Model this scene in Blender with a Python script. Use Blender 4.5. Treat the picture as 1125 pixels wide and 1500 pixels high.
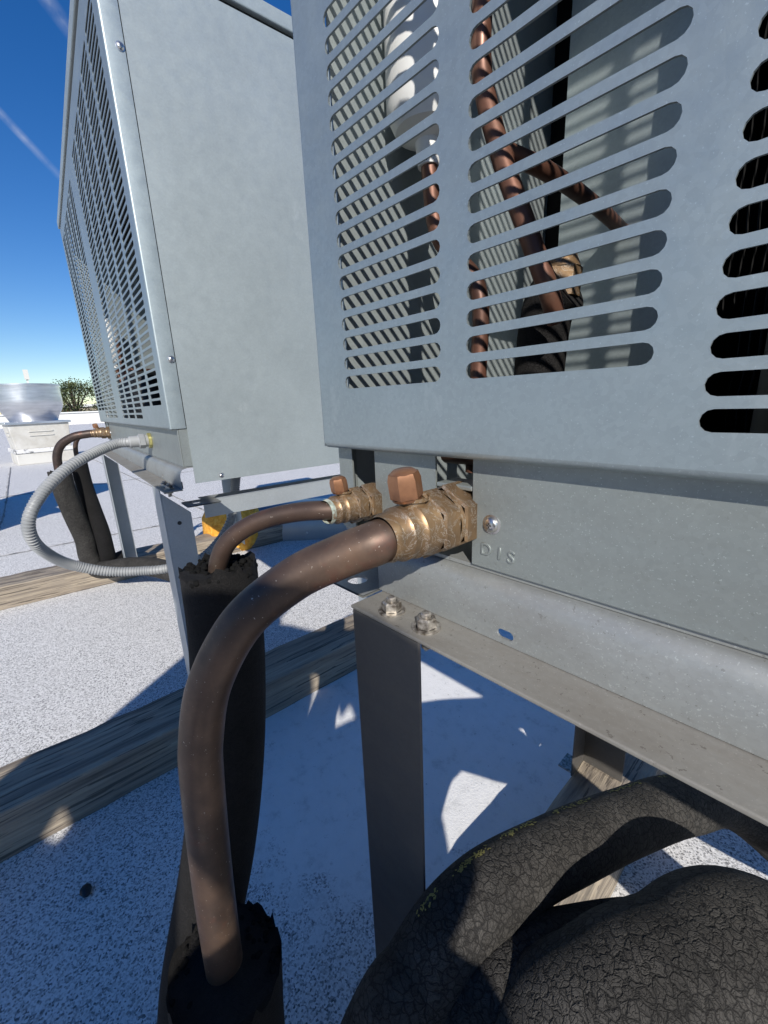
import bpy, bmesh, math, random
from mathutils import Vector, Matrix
import numpy as np
R_ = math.radians
random.seed(7)
for o in list(bpy.data.objects): bpy.data.objects.remove(o)
scene = bpy.context.scene
col = scene.collection

# ------------------------------------------------------------------ camera
cam_d = bpy.data.cameras.new('camera'); cam = bpy.data.objects.new('camera', cam_d); col.objects.link(cam)
cam_d.sensor_fit = 'VERTICAL'; cam_d.sensor_height = 36.0
cam_d.lens = 610.9 / 1500 * 36.0
cam_d.clip_start = 0.01; cam_d.clip_end = 5000
rot = Matrix(((0.6784, -0.1636, 0.7162), (0.7335, 0.2044, -0.6482), (-0.0404, 0.9651, 0.2586)))
rot = rot.to_quaternion().normalized().to_matrix()
cam.matrix_world = Matrix.Translation((0, -.19, .72)) @ rot.to_4x4()
cam_d.shift_x = -1.7 / 1500; cam_d.shift_y = 1.2 / 1500
scene.camera = cam
scene.render.resolution_x, scene.render.resolution_y = 768, 1024

# ------------------------------------------------------------------ sky and sun
EL = R_(32); AZ = R_(-40)
S = Vector((math.cos(EL) * math.cos(AZ), math.cos(EL) * math.sin(AZ), math.sin(EL)))
world = bpy.data.worlds.new('World'); scene.world = world; world.use_nodes = True
nt = world.node_tree; N = nt.nodes; L = nt.links
bg = N['Background']
sky = N.new('ShaderNodeTexSky'); sky.sky_type = 'NISHITA'; sky.sun_disc = False
sky.sun_elevation = EL; sky.sun_rotation = math.atan2(S.x, S.y)
sky.air_density = 1.0; sky.dust_density = 0.0; sky.ozone_density = 3.0; sky.altitude = 50
bg.inputs['Strength'].default_value = 0.11
tc = N.new('ShaderNodeTexCoord')
def wmath(op, a, b=None, clamp=False):
    m = N.new('ShaderNodeMath'); m.operation = op; m.use_clamp = clamp
    for i, v in enumerate((a, b)):
        if v is None: continue
        if isinstance(v, (int, float)): m.inputs[i].default_value = v
        else: L.new(v, m.inputs[i])
    return m.outputs[0]
def wdot(v):
    m = N.new('ShaderNodeVectorMath'); m.operation = 'DOT_PRODUCT'
    L.new(tc.outputs['Generated'], m.inputs[0]); m.inputs[1].default_value = v; return m.outputs['Value']
def streak(d1, d2, width, lo, hi, scale):           # a contrail: a soft band along a great circle
    d1 = Vector(d1).normalized(); d2 = Vector(d2).normalized()
    n = d1.cross(d2).normalized(); mid = (d1 + d2).normalized(); along = n.cross(mid).normalized()
    dn = wmath('ABSOLUTE', wdot(n)); band = wmath('SUBTRACT', 1.0, wmath('DIVIDE', dn, width), True)
    al = wdot(along)
    g1 = wmath('MULTIPLY', wmath('SUBTRACT', al, lo), 8.0, True); g2 = wmath('MULTIPLY', wmath('SUBTRACT', hi, al), 8.0, True)
    nz = N.new('ShaderNodeTexNoise'); nz.inputs['Scale'].default_value = scale; nz.inputs['Detail'].default_value = 5
    L.new(tc.outputs['Generated'], nz.inputs['Vector'])
    nn = wmath('MULTIPLY', wmath('SUBTRACT', nz.outputs['Fac'], .3), 2.2, True)
    return wmath('MULTIPLY', wmath('MULTIPLY', band, nn), wmath('MULTIPLY', g1, g2))
s1 = streak((-.824, .171, .540), (-.834, .202, .513), .012, -.20, .05, 40)
s2 = streak((-.900, .100, .423), (-.918, .170, .357), .007, -.30, .07, 30)
mix = N.new('ShaderNodeMixRGB'); mix.inputs['Color2'].default_value = (5.2, 5.6, 6.6, 1)
hs = N.new('ShaderNodeHueSaturation'); hs.inputs['Saturation'].default_value = 1.35; hs.inputs['Hue'].default_value = .512; hs.inputs['Value'].default_value = 1.0
L.new(sky.outputs['Color'], hs.inputs['Color']); L.new(hs.outputs['Color'], mix.inputs['Color1'])
L.new(wmath('MULTIPLY', wmath('ADD', s1, s2, True), .75), mix.inputs['Fac'])
L.new(mix.outputs['Color'], bg.inputs['Color'])
sun_d = bpy.data.lights.new('sun', 'SUN'); sun = bpy.data.objects.new('sun', sun_d); col.objects.link(sun)
sun_d.energy = 5.0; sun_d.angle = R_(0.53); sun_d.color = (1.0, .95, .87)
sun.rotation_euler = (-S).to_track_quat('-Z', 'Y').to_euler(); sun.location = (3, -3, 5)
scene.view_settings.view_transform = 'Standard'; scene.view_settings.look = 'None'
scene.view_settings.exposure = 0.15; scene.view_settings.gamma = 1.0
scene.view_settings.use_curve_mapping = False

# ------------------------------------------------------------------ materials
def mat(name, color=(.5, .5, .5), rough=.5, metal=0.0, spec=None):
    m = bpy.data.materials.new(name); m.use_nodes = True
    b = m.node_tree.nodes['Principled BSDF']
    b.inputs['Base Color'].default_value = (*color, 1); b.inputs['Roughness'].default_value = rough
    b.inputs['Metallic'].default_value = metal
    if spec is not None: b.inputs['Specular IOR Level'].default_value = spec
    return m
class NB:
    """small node helper for one material"""
    def __init__(s, m):
        s.m = m; s.t = m.node_tree; s.b = s.t.nodes['Principled BSDF']
        s.tc = s.t.nodes.new('ShaderNodeTexCoord').outputs['Object']
    def new(s, k): return s.t.nodes.new(k)
    def link(s, a, b): s.t.links.new(a, b)
    def mapping(s, scale=(1, 1, 1), rot=(0, 0, 0)):
        n = s.new('ShaderNodeMapping'); n.inputs['Scale'].default_value = scale; n.inputs['Rotation'].default_value = rot
        s.link(s.tc, n.inputs['Vector']); return n.outputs[0]
    def noise(s, scale, detail=4, rough=.55, vec=None, dist=0):
        n = s.new('ShaderNodeTexNoise'); n.inputs['Scale'].default_value = scale; n.inputs['Detail'].default_value = detail
        n.inputs['Roughness'].default_value = rough; n.inputs['Distortion'].default_value = dist
        s.link(vec or s.tc, n.inputs['Vector']); return n.outputs['Fac']
    def voronoi(s, scale, feature='F1', vec=None, rnd=1.0):
        n = s.new('ShaderNodeTexVoronoi'); n.feature = feature; n.inputs['Scale'].default_value = scale
        n.inputs['Randomness'].default_value = rnd
        s.link(vec or s.tc, n.inputs['Vector']); return n
    def ramp(s, fac, stops):
        n = s.new('ShaderNodeValToRGB'); e = n.color_ramp.elements
        while len(e) > 1: e.remove(e[-1])
        e[0].position = stops[0][0]; e[0].color = (*stops[0][1], 1)
        for p, c in stops[1:]:
            k = e.new(p); k.color = (*c, 1)
        s.link(fac, n.inputs['Fac']); return n.outputs['Color']
    def mixc(s, fac, a, b, mode='MIX'):
        n = s.new('ShaderNodeMixRGB'); n.blend_type = mode
        for i, v in ((0, fac), (1, a), (2, b)):
            if isinstance(v, (int, float)): n.inputs[i].default_value = v
            elif isinstance(v, tuple): n.inputs[i].default_value = (*v, 1)
            else: s.link(v, n.inputs[i])
        return n.outputs[0]
    def math(s, op, a, b=0.0, clamp=False):
        n = s.new('ShaderNodeMath'); n.operation = op; n.use_clamp = clamp
        for i, v in enumerate((a, b)):
            if isinstance(v, (int, float)): n.inputs[i].default_value = v
            else: s.link(v, n.inputs[i])
        return n.outputs[0]
    def bw(s, c):
        n = s.new('ShaderNodeRGBToBW'); s.link(c, n.inputs[0]); return n.outputs[0]
    def color(s, c): s.link(c, s.b.inputs['Base Color'])
    def rough(s, r): s.link(r, s.b.inputs['Roughness'])
    def bump(s, h, strength=.3, dist=.002):
        n = s.new('ShaderNodeBump'); n.inputs['Strength'].default_value = strength; n.inputs['Distance'].default_value = dist
        s.link(h, n.inputs['Height']); s.link(n.outputs['Normal'], s.b.inputs['Normal'])
G3 = lambda v: (v, v, v)
M = {}
def galv(name, tint, metal, rough, dirt=0.0, fleck=.5):
    m = mat(name, tint, rough, metal); n = NB(m)
    big = n.noise(9, 3); sp = n.bw(n.voronoi(420).outputs['Color']); fine = n.noise(900, 2)
    k = tuple(t * .94 for t in tint); h = tuple(min(1, t * 1.05) for t in tint)
    c = n.ramp(big, [(.3, k), (.7, h)])
    c = n.mixc(.05, c, sp, 'OVERLAY')
    fl = n.math('GREATER_THAN', fine, .67)
    c = n.mixc(n.math('MULTIPLY', fl, fleck), c, tuple(min(1, t * 1.5) for t in tint))
    # pale oxide blooms and drips
    bl = n.noise(22, 6, .65, n.mapping((1, 1, .55)))
    c = n.mixc(n.math('MULTIPLY', n.math('SUBTRACT', bl, .64), 2.5, True), c, (.58, .62, .62))
    if dirt:
        d = n.noise(14, 7, .7, n.mapping((1, 2.5, 2.5)))
        c = n.mixc(n.math('MULTIPLY', n.math('SUBTRACT', d, .40), dirt * 3, True), c, (.17, .145, .115))
        pk = n.noise(260, 3, .7); c = n.mixc(n.math('MULTIPLY', n.math('GREATER_THAN', pk, .66), dirt), c, (.10, .085, .07))
    n.color(c)
    n.rough(n.math('ADD', n.math('MULTIPLY', n.noise(60, 4), .25), rough - .12))
    n.bump(n.noise(700, 3), .10, .0006)
    return m
M['galv'] = galv('galvanised_sheet', (.33, .38, .392), .66, .48)
M['galv_side'] = galv('galvanised_side_sheet', (.355, .398, .402), .48, .52, 0, .15)
M['galv_base'] = galv('galvanised_base', (.27, .298, .29), .48, .50, .15, .75)
M['galv_rail'] = galv('galvanised_rail', (.32, .335, .33), .45, .52, .35, .75)
M['galv_lip'] = galv('dusty_rail_lip', (.27, .26, .235), .30, .60, .60, .6)
M['leg_dark'] = galv('dark_leg_steel', (.11, .105, .10), .35, .55, .35, .2)  # darker steel tone for the near unit's legs
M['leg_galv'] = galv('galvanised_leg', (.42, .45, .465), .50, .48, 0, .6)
m = M['steel'] = mat('screw_steel', (.62, .60, .58), .28, 1.0)
n = NB(m); n.rough(n.math('ADD', n.math('MULTIPLY', n.noise(300, 3), .3), .15))
M['hole_shade'] = mat('recess_shade', (.03, .03, .03), .6)  # flat dark colour painted as the shade inside recesses and holes
m = M['bolt'] = mat('dirty_bolt_steel', (.38, .35, .31), .45, .7); n = NB(m)
n.color(n.ramp(n.noise(220, 5), [(.35, (.12, .10, .08)), (.55, (.40, .37, .33)), (.75, (.62, .58, .52))]))
# copper, weathered brown
def copper(name, dark, midc, light, spots=True):
    m = mat(name, midc, .42, .45); n = NB(m)
    a = n.noise(16, 5, .6); c = n.ramp(a, [(.3, dark), (.52, midc), (.72, light)])
    b = n.noise(42, 4, .6); c = n.mixc(n.math('MULTIPLY', n.math('SUBTRACT', b, .58), 3.5, True), c, (.16, .062, .042))
    if spots:
        v = n.noise(520, 3, .6); c = n.mixc(n.math('MULTIPLY', n.math('GREATER_THAN', v, .70), .55), c, (.55, .50, .44))
    gp = n.noise(26, 6, .7); c = n.mixc(n.math('MULTIPLY', n.math('SUBTRACT', gp, .60), 2.4, True), c, (.15, .135, .10))
    scr = n.noise(1.0, 4, .7, n.mapping((220, 220, 18))); c = n.mixc(n.math('MULTIPLY', n.math('SUBTRACT', scr, .60), 1.5, True), c, light)
    n.color(c); n.rough(n.math('ADD', n.math('MULTIPLY', n.noise(45, 5), .45), .26)); n.bump(n.noise(240, 3), .10, .0006)
    return m
M['copper'] = copper('weathered_copper', (.042, .031, .028), (.098, .064, .047), (.19, .118, .078))
M['copper_dark'] = copper('dark_copper', (.035, .026, .024), (.065, .043, .034), (.10, .062, .045))
M['copper_bright'] = copper('inner_copper', (.07, .035, .025), (.13, .06, .04), (.19, .09, .06), False)
m = M['brass'] = mat('weathered_brass', (.35, .22, .10), .42, .6); n = NB(m)
c = n.ramp(n.noise(38, 5, .6), [(.3, (.11, .072, .044)), (.5, (.23, .148, .082)), (.72, (.33, .21, .105))])
crust = n.noise(75, 8, .72, None, 1.2); ln = n.math('LESS_THAN', n.math('ABSOLUTE', n.math('SUBTRACT', crust, .5)), .010)
c = n.mixc(n.math('MULTIPLY', ln, .5), c, (.56, .53, .47))
pt = n.noise(30, 7, .75); c = n.mixc(n.math('MULTIPLY', n.math('SUBTRACT', pt, .57), 3.0, True), c, (.40, .375, .34))
n.color(c); n.bump(n.noise(160, 4), .2, .0008)
m = M['brass_cap'] = mat('copper_toned_cap', (.45, .22, .11), .38, .6); n = NB(m)
c = n.ramp(n.noise(60, 5, .6), [(.3, (.17, .08, .045)), (.55, (.30, .145, .075)), (.75, (.38, .21, .115))])
pt = n.noise(85, 7, .75); c = n.mixc(n.math('MULTIPLY', n.math('SUBTRACT', pt, .60), 5, True), c, (.50, .46, .42)); n.color(c)
M['verdigris'] = mat('verdigris_joint', (.26, .29, .24), .8, .1); n = NB(M['verdigris'])
n.color(n.ramp(n.noise(120, 5), [(.35, (.16, .11, .07)), (.5, (.30, .36, .32)), (.7, (.52, .50, .40))]))
# black rubber insulation with crazed surface
def rubber(name, base, scale):
    m = mat(name, base, .85, 0, .25); n = NB(m)
    wob = n.new('ShaderNodeMixRGB'); wob.blend_type = 'ADD'; wob.inputs[0].default_value = .009
    nz = n.new('ShaderNodeTexNoise'); nz.inputs['Scale'].default_value = 130; nz.inputs['Detail'].default_value = 3; n.link(n.tc, nz.inputs['Vector'])
    n.link(n.tc, wob.inputs[1]); n.link(nz.outputs['Color'], wob.inputs[2])
    e1 = n.voronoi(scale, 'DISTANCE_TO_EDGE', wob.outputs[0]).outputs['Distance']
    e2 = n.voronoi(scale * 2.6, 'DISTANCE_TO_EDGE', wob.outputs[0]).outputs['Distance']
    cr = n.math('MULTIPLY', n.math('MULTIPLY', e1, 9, True), n.math('ADD', n.math('MULTIPLY', e2, 5, True), .45, True), True)
    cell = n.bw(n.voronoi(scale, 'F1', wob.outputs[0]).outputs['Color'])
    v = n.ramp(n.noise(30, 5), [(.3, tuple(x * .75 for x in base)), (.7, tuple(x * 1.3 for x in base))])
    v = n.mixc(.25, v, cell, 'OVERLAY')
    n.color(n.mixc(n.math('ADD', n.math('MULTIPLY', cr, .75), n.math('MULTIPLY', n.noise(25, 4), .45), True), (.006, .006, .006), v)); n.bump(n.math('ADD', cr, n.math('MULTIPLY', n.noise(500, 3), .25)), .55, .0025)
    return m
M['rubber'] = rubber('crazed_black_rubber', (.050, .047, .043), 175)
M['rubber_fine'] = rubber('shaded_black_rubber', (.014, .013, .013), 420)  # finer, darker copy of the rubber, shade on the sleeves put into its colour
M['foam_black'] = mat('torn_black_foam', (.008, .008, .008), .95, 0, .1)
M['print'] = mat('faded_yellow_print', (.26, .235, .07), .9)
# wood sleepers (grain along local y)
m = M['wood'] = mat('weathered_timber', (.3, .25, .19), .85); n = NB(m)
g = n.noise(1.0, 6, .65, n.mapping((60, 2.2, 60)), .6); g2 = n.noise(1.0, 3, .5, n.mapping((160, 4, 160)))
c = n.ramp(g, [(.28, (.085, .07, .06)), (.45, (.26, .215, .165)), (.62, (.40, .335, .25)), (.8, (.50, .43, .33))])
c = n.mixc(n.math('MULTIPLY', n.math('LESS_THAN', g2, .40), .8), c, (.06, .048, .04))
kn = n.noise(5, 6, .7); c = n.mixc(n.math('MULTIPLY', n.math('SUBTRACT', kn, .52), 1.8, True), c, (.20, .18, .16))
n.color(c); n.bump(n.math('ADD', g, n.math('MULTIPLY', g2, .7)), .8, .006)
# roof membrane: white granules with patches of smoother white coating
m = M['roof'] = mat('white_granule_roof', (.6, .6, .6), .9, 0, .2); n = NB(m)
gr = n.noise(230, 4, .75); g1 = n.noise(620, 2, .6)
vg = n.bw(n.voronoi(430).outputs['Color']); cg = n.ramp(n.math('ADD', n.math('MULTIPLY', vg, .6), n.math('MULTIPLY', gr, .4)), [(.26, (.15, .15, .155)), (.40, (.46, .455, .445)), (.52, (.70, .69, .675)), (.75, (.80, .79, .775))])
big = n.noise(1.7, 5, .6); cg = n.mixc(n.math('MULTIPLY', n.math('SUBTRACT', big, .50), .7, True), cg, (.66, .65, .635))
st = n.noise(6, 6, .7); cg = n.mixc(n.math('MULTIPLY', n.math('SUBTRACT', st, .62), 1.8, True), cg, (.42, .40, .37))
coat = n.ramp(n.noise(28, 6, .7), [(.25, (.52, .52, .51)), (.45, (.76, .755, .74)), (.8, (.82, .81, .80))])
pit = n.noise(120, 4, .7); coat = n.mixc(n.math('MULTIPLY', n.math('GREATER_THAN', pit, .67), .65), coat, (.30, .29, .28))
sep = n.new('ShaderNodeVectorMath'); sep.operation = 'DISTANCE'; n.link(n.mapping((1.0, .62, 1)), sep.inputs[0]); sep.inputs[1].default_value = (-.58, .36, 0)
edge = n.math('ADD', sep.outputs['Value'], n.math('MULTIPLY', n.math('SUBTRACT', n.noise(14, 6, .7), .5), .35))
mask = n.math('MULTIPLY', n.math('SUBTRACT', .40, edge), 30, True)
n.color(n.mixc(mask, cg, coat)); n.bump(n.math('ADD', gr, n.math('MULTIPLY', vg, .7)), .45, .003)
M['seam'] = mat('seam_tar', (.20, .19, .18), .9); n = NB(M['seam'])
n.color(n.ramp(n.noise(30, 5, .7), [(.4, (.10, .10, .10)), (.6, (.40, .39, .38))]))
m = M['alu'] = mat('spun_aluminium', (.66, .67, .69), .34, .9); n = NB(m)
n.color(n.ramp(n.noise(3, 5, .6, n.mapping((1, 1, 8))), [(.3, (.50, .51, .53)), (.7, (.72, .73, .75))])); n.rough(n.math('ADD', n.math('MULTIPLY', n.noise(8, 4), .25), .24))
m = M['curb'] = mat('dusty_painted_curb', (.55, .53, .48), .7); n = NB(m)
c = n.ramp(n.noise(4, 6, .65), [(.3, (.46, .43, .37)), (.6, (.62, .60, .55))]); n.color(c)
m = M['flashing'] = mat('peeling_flashing', (.6, .6, .58), .8); n = NB(m)
n.color(n.ramp(n.noise(9, 7, .75), [(.42, (.12, .12, .12)), (.5, (.66, .65, .63)), (.8, (.78, .77, .75))]))
M['conduit'] = mat('grey_conduit_pvc', (.27, .28, .285), .5); n = NB(M['conduit']); n.color(n.ramp(n.noise(20, 5), [(.3, (.23, .24, .245)), (.7, (.33, .335, .335))]))
M['brassnut'] = mat('yellow_zinc_nut', (.55, .50, .20), .4, .7)
m = M['orange'] = mat('rust_orange_foam', (.75, .33, .04), .9); n = NB(m)
n.color(n.ramp(n.noise(45, 6, .7), [(.3, (.60, .22, .02)), (.55, (.85, .42, .05)), (.75, (.90, .60, .16))])); n.bump(n.noise(60, 5), .8, .01)
M['duct'] = galv('dull_duct_sheet', (.30, .32, .34), .5, .38)
M['white_paint'] = mat('white_enamel', (.75, .75, .73), .35)
M['black_paint'] = mat('black_enamel', (.012, .012, .013), .45)
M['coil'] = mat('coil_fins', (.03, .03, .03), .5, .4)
M['parapet'] = mat('parapet_paint', (.72, .70, .66), .8)
M['stucco'] = mat('cream_stucco', (.55, .47, .36), .9)
M['stucco2'] = mat('white_stucco', (.70, .68, .64), .9)
M['glass'] = mat('dark_window', (.03, .04, .05), .15)
M['red'] = mat('red_sign_paint', (.45, .03, .03), .6)
M['bark'] = mat('bark', (.13, .10, .075), .9)
m = M['leaf'] = mat('leaf', (.06, .085, .025), .7); n = NB(m)
n.color(n.ramp(n.noise(2.2, 4), [(.3, (.035, .055, .018)), (.55, (.075, .095, .03)), (.75, (.14, .13, .045))]))
M['land'] = mat('far_land', (.16, .16, .11), .95)
M['denim'] = mat('denim', (.05, .07, .13), .9); M['jacket'] = mat('dark_jacket', (.05, .05, .06), .9)
M['skin'] = mat('skin', (.48, .30, .22), .55); M['hair'] = mat('dark_hair', (.03, .022, .018), .7)

# ------------------------------------------------------------------ mesh helpers
def link(o, parent=None):
    col.objects.link(o)
    if parent: o.parent = parent
    return o
def empty(name, loc=(0, 0, 0), rz=0.0, label=None, cat=None, group=None):
    o = bpy.data.objects.new(name, None); o.empty_display_size = .05
    o.location = loc; o.rotation_euler = (0, 0, rz); link(o)
    return tag(o, label, cat, group)
def tag(o, label=None, cat=None, group=None, kind=None):
    if label: o['label'] = label
    if cat: o['category'] = cat
    if group: o['group'] = group
    if kind: o['kind'] = kind
    return o
class MB:
    def __init__(s): s.v = []; s.f = []; s.sm = []
    def add(s, vs, fs, smooth=False):
        k = len(s.v); s.v += [tuple(p) for p in vs]; s.f += [tuple(i + k for i in f) for f in fs]; s.sm += [smooth] * len(fs); return s
    def box(s, x0, x1, y0, y1, z0, z1):
        return s.add([(x0, y0, z0), (x1, y0, z0), (x1, y1, z0), (x0, y1, z0), (x0, y0, z1), (x1, y0, z1), (x1, y1, z1), (x0, y1, z1)],
                     [(0, 3, 2, 1), (4, 5, 6, 7), (0, 1, 5, 4), (1, 2, 6, 5), (2, 3, 7, 6), (3, 0, 4, 7)])
    def sweep(s, pts, rad, n=20, cap=True, jag=0.0):
        P = [Vector(p) for p in pts]; T = [(P[min(i + 1, len(P) - 1)] - P[max(i - 1, 0)]).normalized() for i in range(len(P))]
        up = Vector((0, 0, 1)) if abs(T[0].z) < .9 else Vector((1, 0, 0))
        nrm = (up - T[0] * up.dot(T[0])).normalized(); vs = []
        for i, p in enumerate(P):
            nrm = (nrm - T[i] * nrm.dot(T[i])).normalized(); b = T[i].cross(nrm)
            r = rad(i / (len(P) - 1)) if callable(rad) else rad
            for k in range(n):
                a = 2 * math.pi * k / n; q = p + (nrm * math.cos(a) + b * math.sin(a)) * r
                if jag and i == 0: q = q - T[i] * random.uniform(0, jag)
                vs.append(q)
        fs = [(i * n + k, i * n + (k + 1) % n, (i + 1) * n + (k + 1) % n, (i + 1) * n + k) for i in range(len(P) - 1) for k in range(n)]
        s.add(vs, fs, True)
        if cap: s.add(vs[:n], [tuple(range(n))[::-1]]); s.add(vs[-n:], [tuple(range(n))])
        return s
    def lathe(s, prof, origin=(0, 0, 0), axis='z', n=32, hexes=(), smooth=True):
        """prof: (radius, height) list; a segment index in hexes is six sided"""
        o = Vector(origin); vs = []; fs = []
        def pt(r, h, a, hx):
            if hx:
                w = math.pi / 3; r = r * math.cos(w / 2) / math.cos(((a + w / 2) % w) - w / 2) * 1.08
            x, y = r * math.cos(a), r * math.sin(a)
            return {'z': Vector((x, y, h)), 'y': Vector((x, -h, y)), 'x': Vector((h, x, y))}[axis] + o
        for i in range(len(prof) - 1):
            hx = i in hexes; k0 = len(vs)
            for (r, h) in (prof[i], prof[i + 1]):
                for k in range(n): vs.append(pt(r, h, 2 * math.pi * k / n, hx))
            fs += [(k0 + k, k0 + (k + 1) % n, k0 + n + (k + 1) % n, k0 + n + k) for k in range(n)]
        s.add(vs, fs, smooth); return s
    def build(s, name, material, parent=None, bevel=0.0, seg=2, merge=True, angle=40):
        me = bpy.data.meshes.new(name); me.from_pydata(s.v, [], s.f); me.update()
        bm = bmesh.new(); bm.from_mesh(me)
        for f, k in zip(bm.faces, s.sm): f.smooth = k
        if merge: bmesh.ops.remove_doubles(bm, verts=bm.verts, dist=1e-6)
        bmesh.ops.recalc_face_normals(bm, faces=bm.faces)
        flags = [f.smooth for f in bm.faces]
        bm.to_mesh(me); bm.free()
        if any(s.sm):
            me.set_sharp_from_angle(angle=R_(angle)); me.polygons.foreach_set('use_smooth', flags)
        o = bpy.data.objects.new(name, me); me.materials.append(material); link(o, parent)
        if bevel:
            b = o.modifiers.new('bevel', 'BEVEL'); b.width = bevel; b.segments = seg; b.limit_method = 'ANGLE'
        return o
def instance(o, name, loc, parent=None, rot=(0, 0, 0)):
    c = bpy.data.objects.new(name, o.data); c.location = loc; c.rotation_euler = rot
    for md in o.modifiers:
        if md.type == 'BEVEL':
            k = c.modifiers.new('bevel', 'BEVEL'); k.width = md.width; k.segments = md.segments; k.limit_method = 'ANGLE'
    return link(c, parent)
def spline(pts, per=10):
    P = [Vector(p) for p in pts]; P = [P[0] * 2 - P[1]] + P + [P[-1] * 2 - P[-2]]; out = []
    for i in range(1, len(P) - 2):
        a, b, c, d = P[i - 1:i + 3]
        for k in range(per):
            t = k / per
            out.append(.5 * ((2 * b) + (c - a) * t + (2 * a - 5 * b + 4 * c - d) * t * t + (3 * b - a - 3 * c + d) * t ** 3))
    return out + [P[-2]]
def slot_cell(mb, x0, x1, z0, z1, sx0, sx1, szc, sh, y, t, m=5):
    """a rectangle of sheet with one round-ended slot through it"""
    r = sh / 2; inn = []; out = []
    def arc(cx, a0, a1): return [(cx + r * math.cos(a0 + (a1 - a0) * k / (m + 1)), szc + r * math.sin(a0 + (a1 - a0) * k / (m + 1))) for k in range(1, m + 1)]
    inn = [(sx0 + r, szc + r), (sx1 - r, szc + r)] + arc(sx1 - r, math.pi / 2, -math.pi / 2) + [(sx1 - r, szc - r), (sx0 + r, szc - r)] + arc(sx0 + r, -math.pi / 2, -3 * math.pi / 2)
    side = [z1 + (z0 - z1) * k / (m + 1) for k in range(1, m + 1)]
    out = [(x0, z1), (x1, z1)] + [(x1, z) for z in side] + [(x1, z0), (x0, z0)] + [(x0, z) for z in side[::-1]]
    n = len(inn); vs = [(x, y, z) for x, z in inn] + [(x, y, z) for x, z in out] + [(x, y + t, z) for x, z in inn] + [(x, y + t, z) for x, z in out]
    fs = []
    for k in range(n):
        j = (k + 1) % n
        fs += [(k, j, n + j, n + k), (2 * n + k, 3 * n + k, 3 * n + j, 2 * n + j), (k, 2 * n + k, 2 * n + j, j)]
    mb.add(vs, fs)
def sheet(mb, x0, x1, z0, z1, y, t):
    mb.add([(x0, y, z0), (x1, y, z0), (x1, y, z1), (x0, y, z1), (x0, y + t, z0), (x1, y + t, z0), (x1, y + t, z1), (x0, y + t, z1)],
           [(0, 1, 2, 3), (5, 4, 7, 6)])

# ------------------------------------------------------------------ roof, land, parapet
mb = MB(); mb.add([(-38, -30, 0), (14, -30, 0), (14, 30, 0), (-38, 30, 0)], [(0, 1, 2, 3)])
roof = tag(mb.build('roof_ground', M['roof']), kind='structure')
mb = MB(); mb.add([(-3000, -3000, -5), (3000, -3000, -5), (3000, 3000, -5), (-3000, 3000, -5)], [(0, 1, 2, 3)])
tag(mb.build('terrain', M['land']), kind='structure')
def seam(pts, w, name='membrane_seam'):
    vs = []; fs = []
    P = spline(pts, 24)
    for i, p in enumerate(P):
        t = (P[min(i + 1, len(P) - 1)] - P[max(i - 1, 0)]).normalized(); n_ = Vector((-t.y, t.x, 0)); ww = w * random.uniform(.5, 1.4)
        o_ = n_ * random.uniform(-.25, .25) * w
        vs += [p + n_ * ww / 2 + o_ + Vector((0, 0, .003)), p + n_ * ww * .2 + o_ + Vector((0, 0, .006)), p - n_ * ww / 2 + o_ + Vector((0, 0, .003))]
    for i in range(len(P) - 1): fs += [(3 * i, 3 * i + 1, 3 * i + 4, 3 * i + 3), (3 * i + 1, 3 * i + 2, 3 * i + 5, 3 * i + 4)]
    MB().add(vs, fs).build(name, M['seam'], roof)
seam([(-8.2, -.12, 0), (-6, -.2, 0), (-4, -.28, 0), (-2.4, -.42, 0), (-1.4, -.46, 0)], .014)
seam([(-2.9, -3, 0), (-2.95, -.5, 0), (-2.9, .6, 0), (-2.85, 3, 0)], .010)
seam([(-5.3, -3, 0), (-5.2, .2, 0), (-5.3, 3, 0)], .012)
seam([(-9, .9, 0), (-6, .86, 0), (-3, .82, 0)], .012)
pw = MB()
for (x0, x1, y0, y1) in ((-38.3, -38, -30, 30), (-38, 14, 29.7, 30), (-38, 14, -30, -29.7), (14, 14.3, -30, 30)): pw.box(x0, x1, y0, y1, -.3, .80)
par = tag(pw.build('parapet_wall', M['parapet']), 'low pale parapet wall running round the edge of the white roof', 'wall')
pc = MB()
for (x0, x1, y0, y1) in ((-38.4, -37.9, -30.1, 30.1), (-37.9, 13.9, 29.6, 30.1), (-37.9, 13.9, -30.1, -29.6), (13.9, 14.4, -30.1, 30.1)): pc.box(x0, x1, y0, y1, .803, .88)
pc.build('coping', M['white_paint'], par)
st = MB(); st.lathe([(0, 0), (.009, .001), (.011, .006), (.007, .010), (0, .011)], (0, 0, 0), 'z', 9)
sto = st.build('stone', M['black_paint']); sto.location = (-.683, -.231, .001); sto.scale = (1, .75, 1)
tag(sto, 'small black pebble lying on the granulated roof', 'pebble')

# ------------------------------------------------------------------ timber sleepers
def sleeper(name, loc, rz, w, ln, h, label):
    b = MB(); ny = 40; rnd = random.Random(int(abs(loc[0]) * 100)); prof = [(-w / 2, 0), (-w / 2, h * .5), (-w / 2, h), (0, h), (w / 2, h), (w / 2, h * .5), (w / 2, 0)]
    vs = []
    for i in range(ny + 1):
        for (x, z) in prof: vs.append((x + rnd.uniform(-.0015, .0015), ln * (i / ny - .5), z + (rnd.uniform(-.002, .002) if z else 0)))
    k = len(prof); fs = [(i * k + j, i * k + j + 1, (i + 1) * k + j + 1, (i + 1) * k + j) for i in range(ny) for j in range(k - 1)]
    fs += [tuple(range(k)), tuple(range(ny * k, ny * k + k))[::-1]]
    b.add(vs, fs); o = b.build(name, M['wood'], None, .004)
    o.location = loc; o.rotation_euler = (0, 0, rz); return tag(o, label, 'timber', 'timber sleepers under the unit legs')
TH = -.075
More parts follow.
